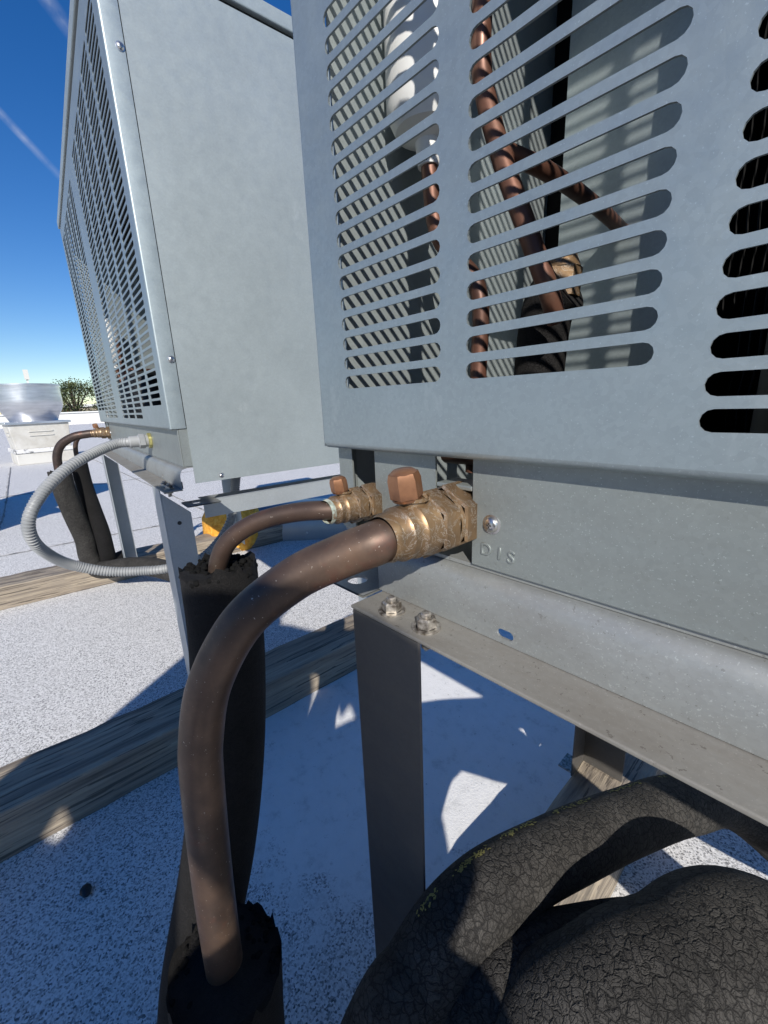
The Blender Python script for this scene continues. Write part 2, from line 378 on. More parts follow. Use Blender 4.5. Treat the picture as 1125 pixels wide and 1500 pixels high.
sleeper('timber_sleeper', (-.885, .25, .001), TH + .045, .125, 1.9, .09, 'grey weathered timber sleeper half in shade under the leg beside the open gap')
sleeper('timber_sleeper', (-2.13, .16, .001), TH - .01, .15, 1.9, .09, 'sunlit brown timber sleeper under the insulated pipes and grey conduit')
sleeper('timber_sleeper', (-.172, .30, .001), 0, .10, 1.0, .09, 'timber sleeper under the dark steel leg and black hoses')

# ------------------------------------------------------------------ condensing units
NC = 5; PX = .1046; SL = .0874; PZ = .0126; SH = .0083; Z0 = .7336; MARG = .0338; NR = 45
ZB, ZT = .6864, 1.345; W = 1.2; DP = .52
def grille_mesh():
    mb = MB(); t = .0012
    xs = [MARG + i * PX for i in range(NC)] + [W - MARG - SL - i * PX for i in range(NC)][::-1]
    half = (PX - SL) / 2; za = Z0 - 2 * PZ - PZ / 2; zt = Z0 + NR * PZ + PZ / 2
    for i, x in enumerate(xs):
        k0 = 0 if i in (0, 1, 8, 9) else -2
        for k in range(k0, NR + 1):
            z = Z0 + k * PZ
            slot_cell(mb, .003 if i == 0 else x - half, W - .003 if i == 9 else x + SL + half, z - PZ / 2, z + PZ / 2, x, x + SL, z, SH, 0, t)
        if k0 == 0: sheet(mb, .003 if i == 0 else x - half, W - .003 if i == 9 else x + SL + half, za, Z0 - PZ / 2, 0, t)
    xl = xs[0] - half; xr = xs[-1] + SL + half
    r = .004; lb = ZB + r
    sheet(mb, xs[4] + SL + half, xs[5] - half, za, zt, 0, t)
    sheet(mb, .003, W - .003, lb, za, 0, t); sheet(mb, .003, W - .003, zt, ZT, 0, t)
    # rounded bottom lip turning inward, and side returns
    prof = [(0, lb)] + [(r - r * math.cos(a), lb - r * math.sin(a)) for a in (R_(22), R_(45), R_(68), R_(90))] + [(.010, ZB)]
    for (dy, dz, sgn) in ((0, 0, 1),):
        vs = [(x, y, z) for x in (.003, W - .003) for (y, z) in prof]; k = len(prof)
        mb.add(vs, [(j, j + 1, k + j + 1, k + j) for j in range(k - 1)], True)
    for x0, s in ((.003, -1), (W - .003, 1)):
        q = [(x0 + s * .003 * math.sin(a), .003 - .003 * math.cos(a)) for a in (0, R_(30), R_(60), R_(90))] + [(x0 + s * .003, .0265)]
        vs = [(x, y, z) for z in (ZB + .001, ZT) for (x, y) in q]; k = len(q)
        mb.add(vs, [(j, j + 1, k + j + 1, k + j) for j in range(k - 1)], True)
        mb.add([(x0 + s * .003, .0265, ZB + .001), (x0 + s * .003, .0265, ZT), (x0 + s * .0015, .0265, ZT), (x0 + s * .0015, .0265, ZB + .001)], [(0, 1, 2, 3)])
    return mb
def screw_mesh():
    mb = MB(); mb.lathe([(.0062, 0), (.0062, .0004), (.0050, .0006), (.0047, .0016), (.0036, .0027), (.0018, .0033), (0, .0035)], (0, 0, 0), 'z', 20)
    return mb
SCREW = None
def make_screw(parent, loc, rot, sc=1.0):
    global SCREW
    if SCREW is None:
        o = screw_mesh().build('screw', M['steel'], parent); SCREW = o
    else: o = link(bpy.data.objects.new('screw', SCREW.data), parent)
    o.location = loc; o.rotation_euler = rot; o.scale = (sc, sc, sc)
    c = MB().box(-.0017, .0017, -.00045, .00045, .0026, .00345).box(-.00045, .00045, -.0017, .0017, .0026, .00345)  # raised dark bars painted as the shade of the driver cross
    if not hasattr(make_screw, 'cross'): make_screw.cross = c.build('cross_shade', M['hole_shade'], o, 0, 2, False)
    else: link(bpy.data.objects.new('cross_shade', make_screw.cross.data), o)
    return o
GR = None
def stamped_text(txt, size, parent, loc, rot):
    cu = bpy.data.curves.new('lettering', 'FONT'); cu.body = txt; cu.size = size; cu.extrude = .0004; cu.bevel_depth = .0003; cu.space_character = 1.75; cu.offset = -.0001
    tmp = bpy.data.objects.new('tmp', cu); col.objects.link(tmp)
    dg = bpy.context.evaluated_depsgraph_get(); me = bpy.data.meshes.new_from_object(tmp.evaluated_get(dg))
    bpy.data.objects.remove(tmp)
    o = bpy.data.objects.new('stamped_lettering', me); me.materials.clear(); me.materials.append(M['galv_base']); link(o, parent)
    o.location = loc; o.rotation_euler = rot; return o

def hexbolt(parent, x, y, z, name='bolt'):
    mb = MB(); mb.lathe([(0, 0), (.0095, 0), (.0095, .0012), (.0068, .0012)], (0, 0, 0), 'z', 24)
    mb.lathe([(.0064, .0012), (.0064, .0068), (.0052, .0078), (.0036, .0078)], (0, 0, 0), 'z', 36, (0, 1), False)
    mb.lathe([(.0034, .0078), (.0034, .0100), (.0026, .0108), (0, .0108)], (0, 0, 0), 'z', 16)
    mb.lathe([(.0034, -.014), (.0034, -.002), (.0062, -.002), (.0062, -.008), (.0034, -.008)], (0, 0, 0), 'z', 24)
    if not hasattr(hexbolt, 'd'): o = mb.build(name, M['bolt'], parent); hexbolt.d = o.data
    else: o = link(bpy.data.objects.new(name, hexbolt.d), parent)
    o.location = (x, y, z); o.rotation_euler = (0, 0, random.uniform(0, 1)); return o

def valve(parent, x, z, s, cap_mat):
    """service valve: hex flange at the sheet, body, tail collar, and an upright stem with a hex cap"""
    v = MB()
    v.lathe([(.0, -.030), (.0170, -.030), (.0200, -.012), (.0200, .003), (.0186, .0045), (.0178, .0075), (.0192, .0090), (.0192, .021), (.0178, .0225), (.0166, .026), (.0166, .034), (.0150, .0355), (.0146, .0385), (.0156, .0395), (.0156, .0435), (.0142, .0450), (.0134, .0500)],
            (0, 0, 0), 'y', 48, (1, 2, 3, 5, 6, 7))
    o = v.build('service_valve', M['brass'], parent); o.location = (x, .006, z); o.scale = (s, s, s)
    k = MB(); k.lathe([(.0075, .012), (.0075, .0215), (.0095, .0215), (.0095, .0235)], (0, -.030, -.004), 'z', 24)
    k.build('valve_stem', M['brass'], o)
    c = MB(); c.lathe([(0, .0225), (.0084, .0225), (.0088, .0240), (.0088, .0345), (.0078, .0382), (.0058, .0398), (0, .0402)], (0, 0, 0), 'z', 48, (2, 3))
    co = c.build('valve_cap', cap_mat, o); co.location = (0, -.030, -.004); co.rotation_euler = (R_(7), R_(-5), .4)
    g = MB(); g.lathe([(.0136, .0500), (.0140, .0512), (.0126, .0550)], (0, 0, 0), 'y', 32); g.build('solder_joint', M['verdigris'] if s < .8 else M['brass'], o)
    return o

def make_unit(loc, rz, label, near):
    global GR
    u = empty('condensing_unit', loc, rz, label, 'condenser')
    # louvred front
    if GR is None: g = grille_mesh().build('grille_panel', M['galv'], u); GR = g
    else: g = link(bpy.data.objects.new('grille_panel', GR.data), u)
    for x, ry in ((0, -90), (W, 90)):
        for z in (.803, 1.228):
            make_screw(g, (x, .0205, z), (0, R_(ry), 0))
    # ends
    for x0, x1, ry, xs in ((.0005, .0020, -90, .0005), (W - .0020, W - .0005, 90, W - .0005)):
        sp = MB().box(x0, x1, .0280, DP, .587, ZT).build('side_panel', M['galv_side'], u)
        make_screw(sp, (xs, .076, .5955), (0, R_(ry), 0), .8); make_screw(sp, (xs, .44, .5955), (0, R_(ry), 0), .8)
    MB().box(.002, W - .002, DP - .0015, DP, .60, ZT).build('back_panel', M['galv_side'], u)
    t = MB().box(-.004, W + .004, -.004, DP + .004, 1.352, 1.375).build('top_cap', M['galv_side'], u, .002)
    MB().box(.006, W - .006, .006, DP - .006, 1.340, 1.3519).build('top_gap_shade', M['black_paint'], t)  # black box standing in for the shade in the gap under the cap
    # base: front sheet in pieces with openings for the valves
    bp = MB().box(.135, W - .003, .012, .0135, .6195, .70).build('base_panel', M['galv_base'], u, .0006)
    make_screw(bp, (.149, .012, .648), (R_(90), 0, 0), .95)
    stamped_text('DIS', .0105, bp, (.1415, .0119, .6285), (R_(90), R_(3), 0))
    MB().box(.047, .106, .0125, .014, .6195, .70).build('base_strip', M['galv_base'], u)
    MB().box(.003, .020, .0125, .014, .6195, .70).build('base_strip', M['galv_base'], u)
    for q0 in (.0022, W - .0037): MB().box(q0, q0 + .0015, .0137, .030, .6195, .6860).build('base_end', M['galv_base'], u)
    MB().box(.1065, .1345, .0125, .032, .6655, .6685).build('valve_ledge', M['galv_base'], u, .0008)
    MB().box(.020, .047, .045, .047, .6195, .70).build('opening_shade', M['black_paint'], u)  # added black sheet standing in for the dark interior behind the opening
    MB().box(.004, W - .004, .0142, DP - .004, .6165, .619).build('base_pan', M['galv_rail'], u)
    # mounting rail with rolled top edge, slotted face and turned-out lip
    ra = MB(); pr = [(.0165, .6160), (.0125, .6160), (.0085, .6140), (.0055, .6100), (.0040, .6040), (.0040, .5930)]
    k = len(pr); xa, xb = .055, W - .001
    ra.add([(x, y, z) for x in (xa, xb) for (y, z) in pr], [(j, j + 1, k + j + 1, k + j) for j in range(k - 1)], True)
    slots = [.165, .60, W - .165]; xs = [xa]
    for sx in slots:
        sheet(ra, xs[-1], sx - .012, .5795, .5930, .004, .0018)
        slot_cell(ra, sx - .012, sx + .012, .5795, .5930, sx - .0055, sx + .0055, .5858, .0058, .004, .0018)
        xs.append(sx + .012)
    sheet(ra, xs[-1], xb, .5795, .5930, .004, .0018)
    rl = ra.build('mounting_rail', M['galv_rail'], u)
    MB().box(xa + .003, xb - .003, -.0265, .0055, .5765, .5790).build('rail_lip', M['galv_lip'], rl, .0007)
    MB().box(xa, xb, DP - .006, DP - .004, .5765, .6160).build('rear_rail', M['galv_rail'], u)
    # ends of the frame: channel and drilled corner plate
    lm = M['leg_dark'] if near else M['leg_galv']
    for s, x in ((1, .0), (-1, W)):
        c = MB(); xf = x + s * .0585
        c.box(min(xf, xf + s * .002), max(xf, xf + s * .002), .050, DP - .02, .505, .5405)
        c.box(min(xf, xf + s * .035), max(xf, xf + s * .035), .050, DP - .02, .5410, .5430)
        c.build('cross_channel', M['leg_galv'], u)
        cp = MB(); a, b = sorted((x + s * .002, x + s * .0545))
        # plate in the horizontal plane with one round hole
        ya, yc, zp = (-.012, .004, .5795) if s > 0 else (.008, .030, .5460)
        tmp = MB(); slot_cell(tmp, a, b, ya, ya + .062, (a + b) / 2 - .0085, (a + b) / 2 + .0085, yc, .0165, 0, .002, 7)
        cp.add([(px, pz, zp - py) for (px, py, pz) in tmp.v], tmp.f)
        cp.build('corner_plate', M['galv_rail'], u)
        # front leg: angle with mitred side flange
        x0, x1 = sorted((x + s * .0585, x + s * .1235)); y0 = -.0255
        lg = MB(); lg.box(x0, x1, y0, y0 + .0025, .0915, .5755)
        f0, f1 = sorted((x + s * .0585, x + s * .0610))
        prof = [(y0 + .0026, .0915), (y0 + .050, .0915), (y0 + .050, .522), (y0 + .0026, .568)]
        lg.add([(xx, y, z) for xx in (f0, f1) for (y, z) in prof], [(0, 1, 2, 3), (7, 6, 5, 4)] + [(j, 4 + j, 4 + (j + 1) % 4, (j + 1) % 4) for j in range(4)])
        lg.box(x0, x1, y0 + .0026, y0 + .05, .0905, .0925)
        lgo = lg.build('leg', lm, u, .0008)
        d = MB(); d.lathe([(.004, 0), (.0035, .0004), (0, .0004)], (0, 0, 0), 'x', 14); dd = d.build('bolt_hole_shade', M['hole_shade'], lgo)  # dark disc painted as the shade of a drilled hole
        dd.location = (x + s * .0581, y0 + .026, .505); dd.rotation_euler = (0, 0, 0 if s < 0 else math.pi)
        for bx in ((.0865, .1185) if s > 0 else (.030, .066)): hexbolt(u, x + s * bx, -.0125, .5790)
        rg = MB(); ra0, ra1 = sorted((x + s * .0585, x + s * .1235))
        rg.box(ra0, ra1, .4555, .458, .0915, .5755); rg.box(f0, f1, .410, .4554, .0915, .5400)
        fp0, fp1 = sorted((x + s * .035, x + s * .0590))
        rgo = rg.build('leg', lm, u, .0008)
        MB().box(fp0, fp1, .415, .45, .0915, .0945).build('foot_plate', M['bolt'], rgo)
    # service valves
    valve(u, .120, .648, 1.0, M['brass_cap']); valve(u, .041, .646, .66, M['brass_cap'])
    # inside: partition, coil, black strip, piping, drier, compressor
    MB().box(.036, .180, .300, .3015, .63, 1.33).box(.036, .0375, .3016, .33, .63, 1.33).build('partition', M['galv'], u)
    MB().box(.0022, .034, .335, .345, .63, 1.33).build('black_strip', M['foam_black'], u)  # plain black strip between the side panel and the partition
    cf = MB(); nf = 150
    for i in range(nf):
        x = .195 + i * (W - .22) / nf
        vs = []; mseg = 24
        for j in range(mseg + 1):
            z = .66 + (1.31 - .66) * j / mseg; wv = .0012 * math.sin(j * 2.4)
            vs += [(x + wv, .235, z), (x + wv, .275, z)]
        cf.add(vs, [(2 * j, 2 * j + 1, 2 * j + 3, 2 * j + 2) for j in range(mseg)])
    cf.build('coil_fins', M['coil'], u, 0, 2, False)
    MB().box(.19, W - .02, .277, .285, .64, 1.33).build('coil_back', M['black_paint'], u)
    dr = MB(); dr.lathe([(0, .885), (.008, .885), (.010, .900), (.024, .906), (.0300, .918), (.0300, 1.02), (.020, 1.035), (.008, 1.04), (.008, 1.06), (0, 1.06)], (.040, .085, 0), 'z', 28)
    dr.build('filter_drier', M['white_paint'], u)
    pp = MB()
    pp.sweep(spline([(.075, .10, .98), (.075, .10, .93), (.092, .10, .876), (.112, .10, .83), (.125, .105, .795), (.128, .12, .77)], 8), .0068, 14)
    pp.sweep(spline([(.040, .085, .89), (.045, .09, .84), (.074, .10, .80), (.076, .10, .74), (.076, .095, .66)], 8), .0065, 12)
    pp.sweep(spline([(.092, .10, .88), (.105, .14, .874), (.106, .22, .872), (.10, .30, .872)], 8), .006, 12)
    pp.sweep(spline([(.045, .10, .672), (.09, .085, .676), (.14, .07, .684), (.20, .07, .69)], 8), .0075, 12)
    pp.build('inner_pipe', M['copper_bright'], u)
    bf = MB(); bf.lathe([(0, .792), (.013, .792), (.014, .812), (.010, .822), (0, .822)], (.112, .155, 0), 'z', 24, (1,)); bf.build('brass_fitting', M['brass'], u)
    iv = MB(); iv.sweep(spline([(.098, .155, .63), (.098, .155, .74), (.104, .155, .79), (.118, .155, .80)], 8), .020, 20); iv.build('inner_insulation', M['rubber_fine'], u)
    cp = MB(); cp.lathe([(0, .625), (.085, .625), (.088, .66), (.088, .80), (.07, .835), (.03, .85), (0, .852)], (.33, .14, 0), 'z', 40); cp.build('compressor', M['black_paint'], u)
    return u
near = make_unit((-.28, 0, 0), 0, 'galvanised condensing unit stamped DIS beside its brass valves, on a dark leg', True)
LO = Vector((-.80, .036, 0)); ex = Vector((math.cos(TH), math.sin(TH), 0)); ey = Vector((-math.sin(TH), math.cos(TH), 0))
def LW(x, y, z): return LO + ex * x + ey * y + Vector((0, 0, z))       # frame of the second unit, x measured from its right end
far_o = LW(-W, 0, 0)
far = make_unit(far_o, TH, 'galvanised condensing unit with plain side panel and bright leg, grey conduit looping from its base', False)

# ------------------------------------------------------------------ refrigerant pipes
def pipe_thing(name, label, pts, r, m, group='copper refrigerant pipes'):
    o = MB().sweep(spline(pts, 10), r, 32).build(name, m); return tag(o, label, 'pipe', group)
def sleeve(parent, pts, r, m, n=44, per=8, jag=.010, lump=.0):
    P = spline(pts, per); b = MB(); rnd = random.Random(5)
    ph = [rnd.uniform(0, 6) for _ in range(4)]
    b.sweep(P, lambda t: r * (1 + lump * math.sin(t * 9 + ph[0]) + lump * .6 * math.sin(t * 23 + ph[1])), n, True, jag)
    o = b.build('insulation', m, parent)
    return o
big = pipe_thing('copper_pipe', 'thick brown copper pipe bending down from the large brass valve',
    [(-.160, -.036, .648), (-.1645, -.0485, .645), (-.178, -.0625, .638), (-.1967, -.0835, .6253), (-.2128, -.1094, .6028), (-.2223, -.1288, .5689), (-.2272, -.1373, .5337), (-.2293, -.1409, .4996), (-.2333, -.1452, .415), (-.2366, -.148, .3205), (-.240, -.150, .24)], .0124, M['copper'])
def ragged_rim(parent, c, r0, r1, seed):
    rnd = random.Random(seed); b = MB()
    for k in range(260):
        a = rnd.uniform(0, 6.28); rr = rnd.uniform(r0, r1); s = rnd.uniform(.0012, .0030)
        x, y, z = c[0] + rr * math.cos(a), c[1] + rr * math.sin(a), c[2] + rnd.uniform(-.002, .005)
        b.lathe([(0, -s), (s * .8, -s * .5), (s, 0), (s * .7, s * .7), (0, s)], (x, y, z), 'z', 7)
    b.build('torn_rim', M['foam_black'], parent)
sleeve(big, [(-.2350, -.147, .334), (-.237, -.150, .29), (-.245, -.155, .20), (-.262, -.175, .10), (-.30, -.22, .052), (-.40, -.32, .045)], .038, M['rubber_fine'], 60, 8, .014)
ragged_rim(big, (-.2350, -.147, .334), .018, .037, 3)
small = pipe_thing('copper_pipe', 'thin brown copper pipe bending from the small brass valve into torn black insulation',
    [(-.239, -.022, .646), (-.247, -.030, .646), (-.258, -.038, .645), (-.272, -.050, .642), (-.286, -.064, .636), (-.298, -.077, .625), (-.306, -.084, .610), (-.311, -.086, .59), (-.312, -.087, .54)], .0070, M['copper_dark'])
sleeve(small, [(-.311, -.084, .596), (-.307, -.088, .535), (-.300, -.102, .45), (-.299, -.124, .359), (-.303, -.156, .253), (-.306, -.172, .18), (-.312, -.20, .09), (-.34, -.26, .04)], .0285, M['rubber_fine'], 44, 8, .012, .012)
ragged_rim(small, (-.311, -.084, .597), .011, .027, 9)
# pipes of the second unit
fb = pipe_thing('copper_pipe', 'brown copper pipe elbow of the far valve dropping into grey-black insulation',
    [LW(-1.08, -.04, .648), LW(-1.085, -.06, .647), LW(-1.10, -.10, .640), LW(-1.12, -.14, .615), LW(-1.13, -.160, .575), LW(-1.135, -.165, .52), LW(-1.135, -.165, .46)], .0143, M['copper_dark'])
sleeve(fb, [LW(-1.135, -.165, .515), LW(-1.135, -.162, .44), LW(-1.15, -.150, .34), LW(-1.17, -.135, .24), LW(-1.18, -.135, .16), LW(-1.16, -.11, .105), LW(-1.05, -.02, .125), LW(-.9, .06, .14), LW(-.6, .16, .14)], .036, M['rubber'])
fs_ = pipe_thing('copper_pipe', 'short thin copper pipe behind the far elbow in dark insulation',
    [LW(-1.159, -.03, .646), LW(-1.163, -.05, .645), LW(-1.175, -.085, .63), LW(-1.18, -.10, .59), LW(-1.18, -.10, .52)], .008, M['copper_dark'])
sleeve(fs_, [LW(-1.18, -.10, .545), LW(-1.18, -.098, .45), LW(-1.165, -.088, .35), LW(-1.155, -.078, .26), LW(-1.165, -.075, .17), LW(-1.18, -.07, .125), LW(-1.22, .02, .13)], .028, M['rubber_fine'])
# thick insulated lines in front of the near unit
def hose(label, pts, r, m, per=14):
    P = spline(pts, per); b = MB().sweep(P, lambda t: r * (1 + .012 * math.sin(t * 21) + .008 * math.sin(t * 47)), 56)
    o = b.build('insulated_hose', m); tag(o, label, 'hose', 'thick black insulated hoses'); return o, P
hA, PA = hose('black crazed insulated hose with faded yellow print arching across the timber',
    [(-.23, -.22, .035), (-.17, -.16, .14), (-0.1395, -0.0866, 0.3215), (-0.1347, -0.0576, 0.3420), (-0.1291, -0.0200, 0.3630), (-0.1187, 0.0239, 0.3667), (-0.1027, 0.0834, 0.3557), (-0.0789, 0.1695, 0.3316), (-0.0507, 0.2523, 0.3065), (-0.0102, 0.3403, 0.2602), (.10, .40, .16), (.2, .55, .045)], .0262, M['rubber'])
hB, PB = hose('black crazed insulated hose curving below the printed hose into shade',
    [(-.15, -.20, .034), (-.115, -.12, .20), (-0.0972, -0.0477, 0.3211), (-0.0834, -0.0022, 0.3390), (-0.0640, 0.0457, 0.3281), (-0.0298, 0.1167, 0.2953), (0.0095, 0.1900, 0.2541), (.12, .22, .18), (.22, .30, .05)], .029, M['rubber'])
hC, PC = hose('largest black crazed insulated hose looping over the others under the rail',
    [(-.10, -.22, .048), (-.085, -.14, .20), (-0.0563, -0.0306, 0.3281), (-0.0350, 0.0062, 0.3614), (-0.0117, 0.0467, 0.3713), (0.0223, 0.1075, 0.3600), (.12, .14, .30), (.22, .22, .16), (.30, .28, .05)], .044, M['rubber'])
# faded print flecks along the upper side of the first hose
pr = MB(); rnd = random.Random(11)
import itertools
acc = 0.0
for i in range(52, len(PA) - 44):
    p = PA[i]; t = (PA[i + 1] - PA[i - 1]).normalized(); up = (Vector((-.50, -.33, .80)) - t * Vector((-.50, -.33, .80)).dot(t)).normalized(); sd = t.cross(up)
    if (i // 4) % 3 == 2: continue
    for g in range(6):
        a = rnd.uniform(-.11, .11); w = rnd.uniform(.0006, .0014); l = rnd.uniform(.001, .0036)
        c = p + t * rnd.uniform(-.004, .004)
        nrm = (up * math.cos(a) + sd * math.sin(a)); c = c + nrm * .0268; s2 = t.cross(nrm)
        d1 = (t * math.cos(rnd.uniform(0, 3)) + s2 * rnd.uniform(-1, 1)).normalized(); d2 = nrm.cross(d1)
        pr.add([c - d1 * l / 2 - d2 * w / 2, c + d1 * l / 2 - d2 * w / 2, c + d1 * l / 2 + d2 * w / 2, c - d1 * l / 2 + d2 * w / 2], [(0, 1, 2, 3)])
tag(pr.build('faded_print', M['print'], hA, 0, 2, False), kind='stuff')

# ------------------------------------------------------------------ flexible conduit of the second unit
cp = spline([LW(-.272, .000, .655), LW(-.275, -.03, .655), LW(-.283, -.055, .653), LW(-.259, -.097, .641), LW(-.214, -.150, .619), LW(-.173, -.197, .582), LW(-.163, -.225, .539), LW(-.178, -.228, .495), LW(-.216, -.210, .449), LW(-.243, -.177, .411), LW(-.242, -.121, .382), LW(-.229, -.059, .369), LW(-.213, -.005, .366), LW(-.20, .07, .38), LW(-.20, .14, .45), LW(-.20, .17, .56)], 24)
cn = empty('flexible_conduit', LW(-.272, 0, .655), 0, 'ribbed grey flexible conduit looping out from the base of the unit', 'conduit')
rel = [p - Vector(cn.location) for p in cp]
MB().sweep(rel, .0098, 20).build('conduit_core', M['conduit'], cn)
rb = MB(); acc = 0; last = rel[0]
for i in range(1, len(rel) - 1):
    acc += (rel[i] - rel[i - 1]).length
    if acc >= .0046:
        acc = 0; t = (rel[i + 1] - rel[i - 1]).normalized(); rb.sweep([rel[i] - t * .0016, rel[i] - t * .0007, rel[i] + t * .0007, rel[i] + t * .0016], lambda q: .0098 + (.0011 if .2 < q < .8 else 0), 20, False)
tag(rb.build('conduit_rib', M['conduit'], cn), kind='stuff')
fx = MB(); fx.lathe([(.0085, -.012), (.0135, -.012), (.0135, .000), (.0150, .001), (.0150, .012), (.0125, .014), (.0125, .030), (.0108, .032)], (0, 0, 0), 'y', 36, (3,))
fo = fx.build('conduit_connector', M['conduit'], cn); fo.rotation_euler = (0, 0, TH)
ln = MB(); ln.lathe([(.010, -.0115), (.0165, -.0115), (.0165, -.006), (.012, -.005)], (0, 0, 0), 'y', 30, (1,)); lo_ = ln.build('lock_nut', M['brassnut'], cn); lo_.rotation_euler = (0, 0, TH)

# ------------------------------------------------------------------ low things under and behind the second unit
ob = MB(); rnd = random.Random(4)
vs = []; 
ob.lathe([(0, 0), (.15, 0), (.165, .06), (.16, .15), (.13, .21), (.06, .235), (0, .24)], (0, 0, 0), 'z', 22)
oo = ob.build('foam_block', M['orange']); oo.location = (-2.17, .66, .001); oo.scale = (1.1, .9, 1)
tag(oo, 'lumpy rust-orange foam mound on the roof beneath the plain-sided unit', 'foam')
for v in oo.data.vertices: v.co += Vector((rnd.uniform(-.012, .012), rnd.uniform(-.012, .012), rnd.uniform(-.01, .01) if v.co.z > .01 else 0))
dk = empty('metal_duct', (-1.98, 1.02, .001), R_(48), 'low rounded grey sheet-metal duct lying on the roof behind the units', 'duct')
b = MB(); prof = [(-.10, 0), (-.10, .05), (-.094, .10), (-.07, .15), (-.03, .178), (.02, .185), (.10, .185), (.16, .17), (.19, .12), (.19, 0)]
k = len(prof); b.add([(x, y, z) for x in (-.55, .55) for (y, z) in prof], [(j, j + 1, k + j + 1, k + j) for j in range(k - 1)], True); b.add([(x, y, z) for x in (-.55, .55) for (y, z) in prof], [tuple(range(k)), tuple(range(k, 2 * k))[::-1]])
b.build('duct_body', M['duct'], dk)
for x in (-.3, 0, .3):
    s_ = link(bpy.data.objects.new('screw', SCREW.data), dk); s_.location = (x, -.1, .04); s_.rotation_euler = (R_(90), 0, 0)

# ------------------------------------------------------------------ exhaust fan ventilators
def ventilator(loc, rz, label):
    v = empty('exhaust_ventilator', loc, rz, label, 'ventilator', 'rooftop exhaust fans')
    MB().box(-.36, .36, -.36, .36, 0, .17).build('curb', M['curb'], v, .01)
    f = MB(); n_ = 14
    f.box(-.375, .375, -.375, .375, .171, .235); f.build('flashing', M['flashing'], v, .01)
    b = MB(); zz = [(.235, .34), (.60, .37)]
    b.add([(sx * r, sy * r, z) for (z, r) in zz for (sx, sy) in ((-1, -1), (1, -1), (1, 1), (-1, 1))], [(j, (j + 1) % 4, 4 + (j + 1) % 4, 4 + j) for j in range(4)] + [(0, 3, 2, 1), (4, 5, 6, 7)])
    bo = b.build('housing', M['curb'], v, .006)
    for z in (.43, .49):
        for k in range(4):
            q = MB().box(-.15, .15, -.012, .0, -.008, .008).build('louvre', M['curb'], bo, .005)
            a = k * math.pi / 2; rr = .34 + (z - .235) / (.365) * .03 + .001
            q.location = (math.sin(a) * rr, -math.cos(a) * rr, z); q.rotation_euler = (0, 0, a)
    MB().box(-.40, .40, -.40, .40, .601, .635).build('base_cap', M['alu'], v, .004)
    d = MB(); d.lathe([(.30, .636), (.31, .66), (.335, .72), (.385, .80), (.412, .88), (.418, .96), (.415, 1.12), (.418, 1.165), (.424, 1.17), (.424, 1.19), (.41, 1.19), (.405, 1.12), (.405, .9), (.30, .70)], (0, 0, 0), 'z', 72)
    d.build('wind_band', M['alu'], v, 0, 2, True)
    MB().lathe([(0, .66), (.29, .66), (.29, 1.0), (.22, 1.08), (0, 1.10)], (0, 0, 0), 'z', 40).build('motor_dome', M['alu'], v)
    return v
ventilator((-8.75, .315, 0), R_(4), 'spun aluminium exhaust ventilator on a stained pale curb seen past the conduit')
ventilator((-3.55, -1.02, 0), R_(10), 'spun aluminium exhaust ventilator standing on open roof away from both units')

# ------------------------------------------------------------------ far things beyond the parapet
def tree(loc, h, rx, rz_, seed, label, nl=4200):
    t = empty('tree', loc, 0, label, 'tree', 'trees beyond the parapet'); rnd = random.Random(seed)
    tr = MB(); tr.sweep(spline([(0, 0, 0), (.1, .05, h * .3), (.0, .1, h * .6), (.1, 0, h * .85)], 5), lambda q: .22 * (1 - .75 * q), 10)
    cl = []
    for k in range(26):
        a = rnd.uniform(0, 6.28); e = rnd.uniform(-.4, 1); rr = rnd.uniform(.35, 1)
        c = Vector((math.cos(a) * rx * rr * .8, math.sin(a) * rx * rr * .8, h * .66 + e * rz_ * .75)); cl.append((c, rnd.uniform(.45, .85)))
        tr.sweep(spline([(0, 0, h * .4 + rnd.uniform(0, .2) * h), c * .55 + Vector((0, 0, h * .30)), c], 4), lambda q: .06 * (1 - .8 * q), 6)
    tr.build('trunk', M['bark'], t)
    lf = MB()
    for i in range(nl):
        c, s = rnd.choice(cl); p = c + Vector((rnd.gauss(0, s * .55), rnd.gauss(0, s * .55), rnd.gauss(0, s * .42)))
        d = Vector((rnd.uniform(-1, 1), rnd.uniform(-1, 1), rnd.uniform(-1, 1))).normalized(); e = d.orthogonal().normalized(); w = rnd.uniform(.05, .11)
        lf.add([p - d * w, p + e * w * .5, p + d * w, p - e * w * .5], [(0, 1, 2, 3)])
    lf.build('crown', M['leaf'], t, 0, 2, False); return t
tree((-46, 5.4, -5), 9.6, 2.4, 2.4, 2, 'bushy green tree just right of the ventilator beyond the parapet')
tree((-47, 9.0, -5), 9.0, 2.2, 2.0, 8, 'green tree behind the louvred unit beyond the parapet', 3000)
tree((-46, -2.6, -5), 8.0, 2.0, 1.8, 5, 'low green tree left of the ventilator beyond the parapet', 3000)
def building(loc, sx, sy, h, m, label, nw):
    b = empty('far_building', loc, 0, label, 'building'); MB().box(-sx / 2, sx / 2, -sy / 2, sy / 2, 0, h).build('wall', m, b)
    MB().box(-sx / 2 - .2, sx / 2 + .2, -sy / 2 - .2, sy / 2 + .2, h + .01, h + .35).build('roof_edge', M['white_paint'], b)
    for k in range(nw):
        y = -sy / 2 + (k + .5) * sy / nw; w = MB().box(sx / 2 + .005, sx / 2 + .06, y - .7, y + .7, h - 2.6, h - 1.1).build('window', M['glass'], b)
    return b
building((-75, 8, -5), 10, 14, 6.6, M['stucco'], 'cream low building far beyond the parapet behind the tree', 5)
building((-80, -9, -5), 10, 12, 6.0, M['stucco2'], 'white low building far beyond the parapet left of the ventilator', 4)
sg = empty('shop_sign', (-60, 6.2, -5), 0, 'small red and white sign on a post below the bushy tree', 'sign')
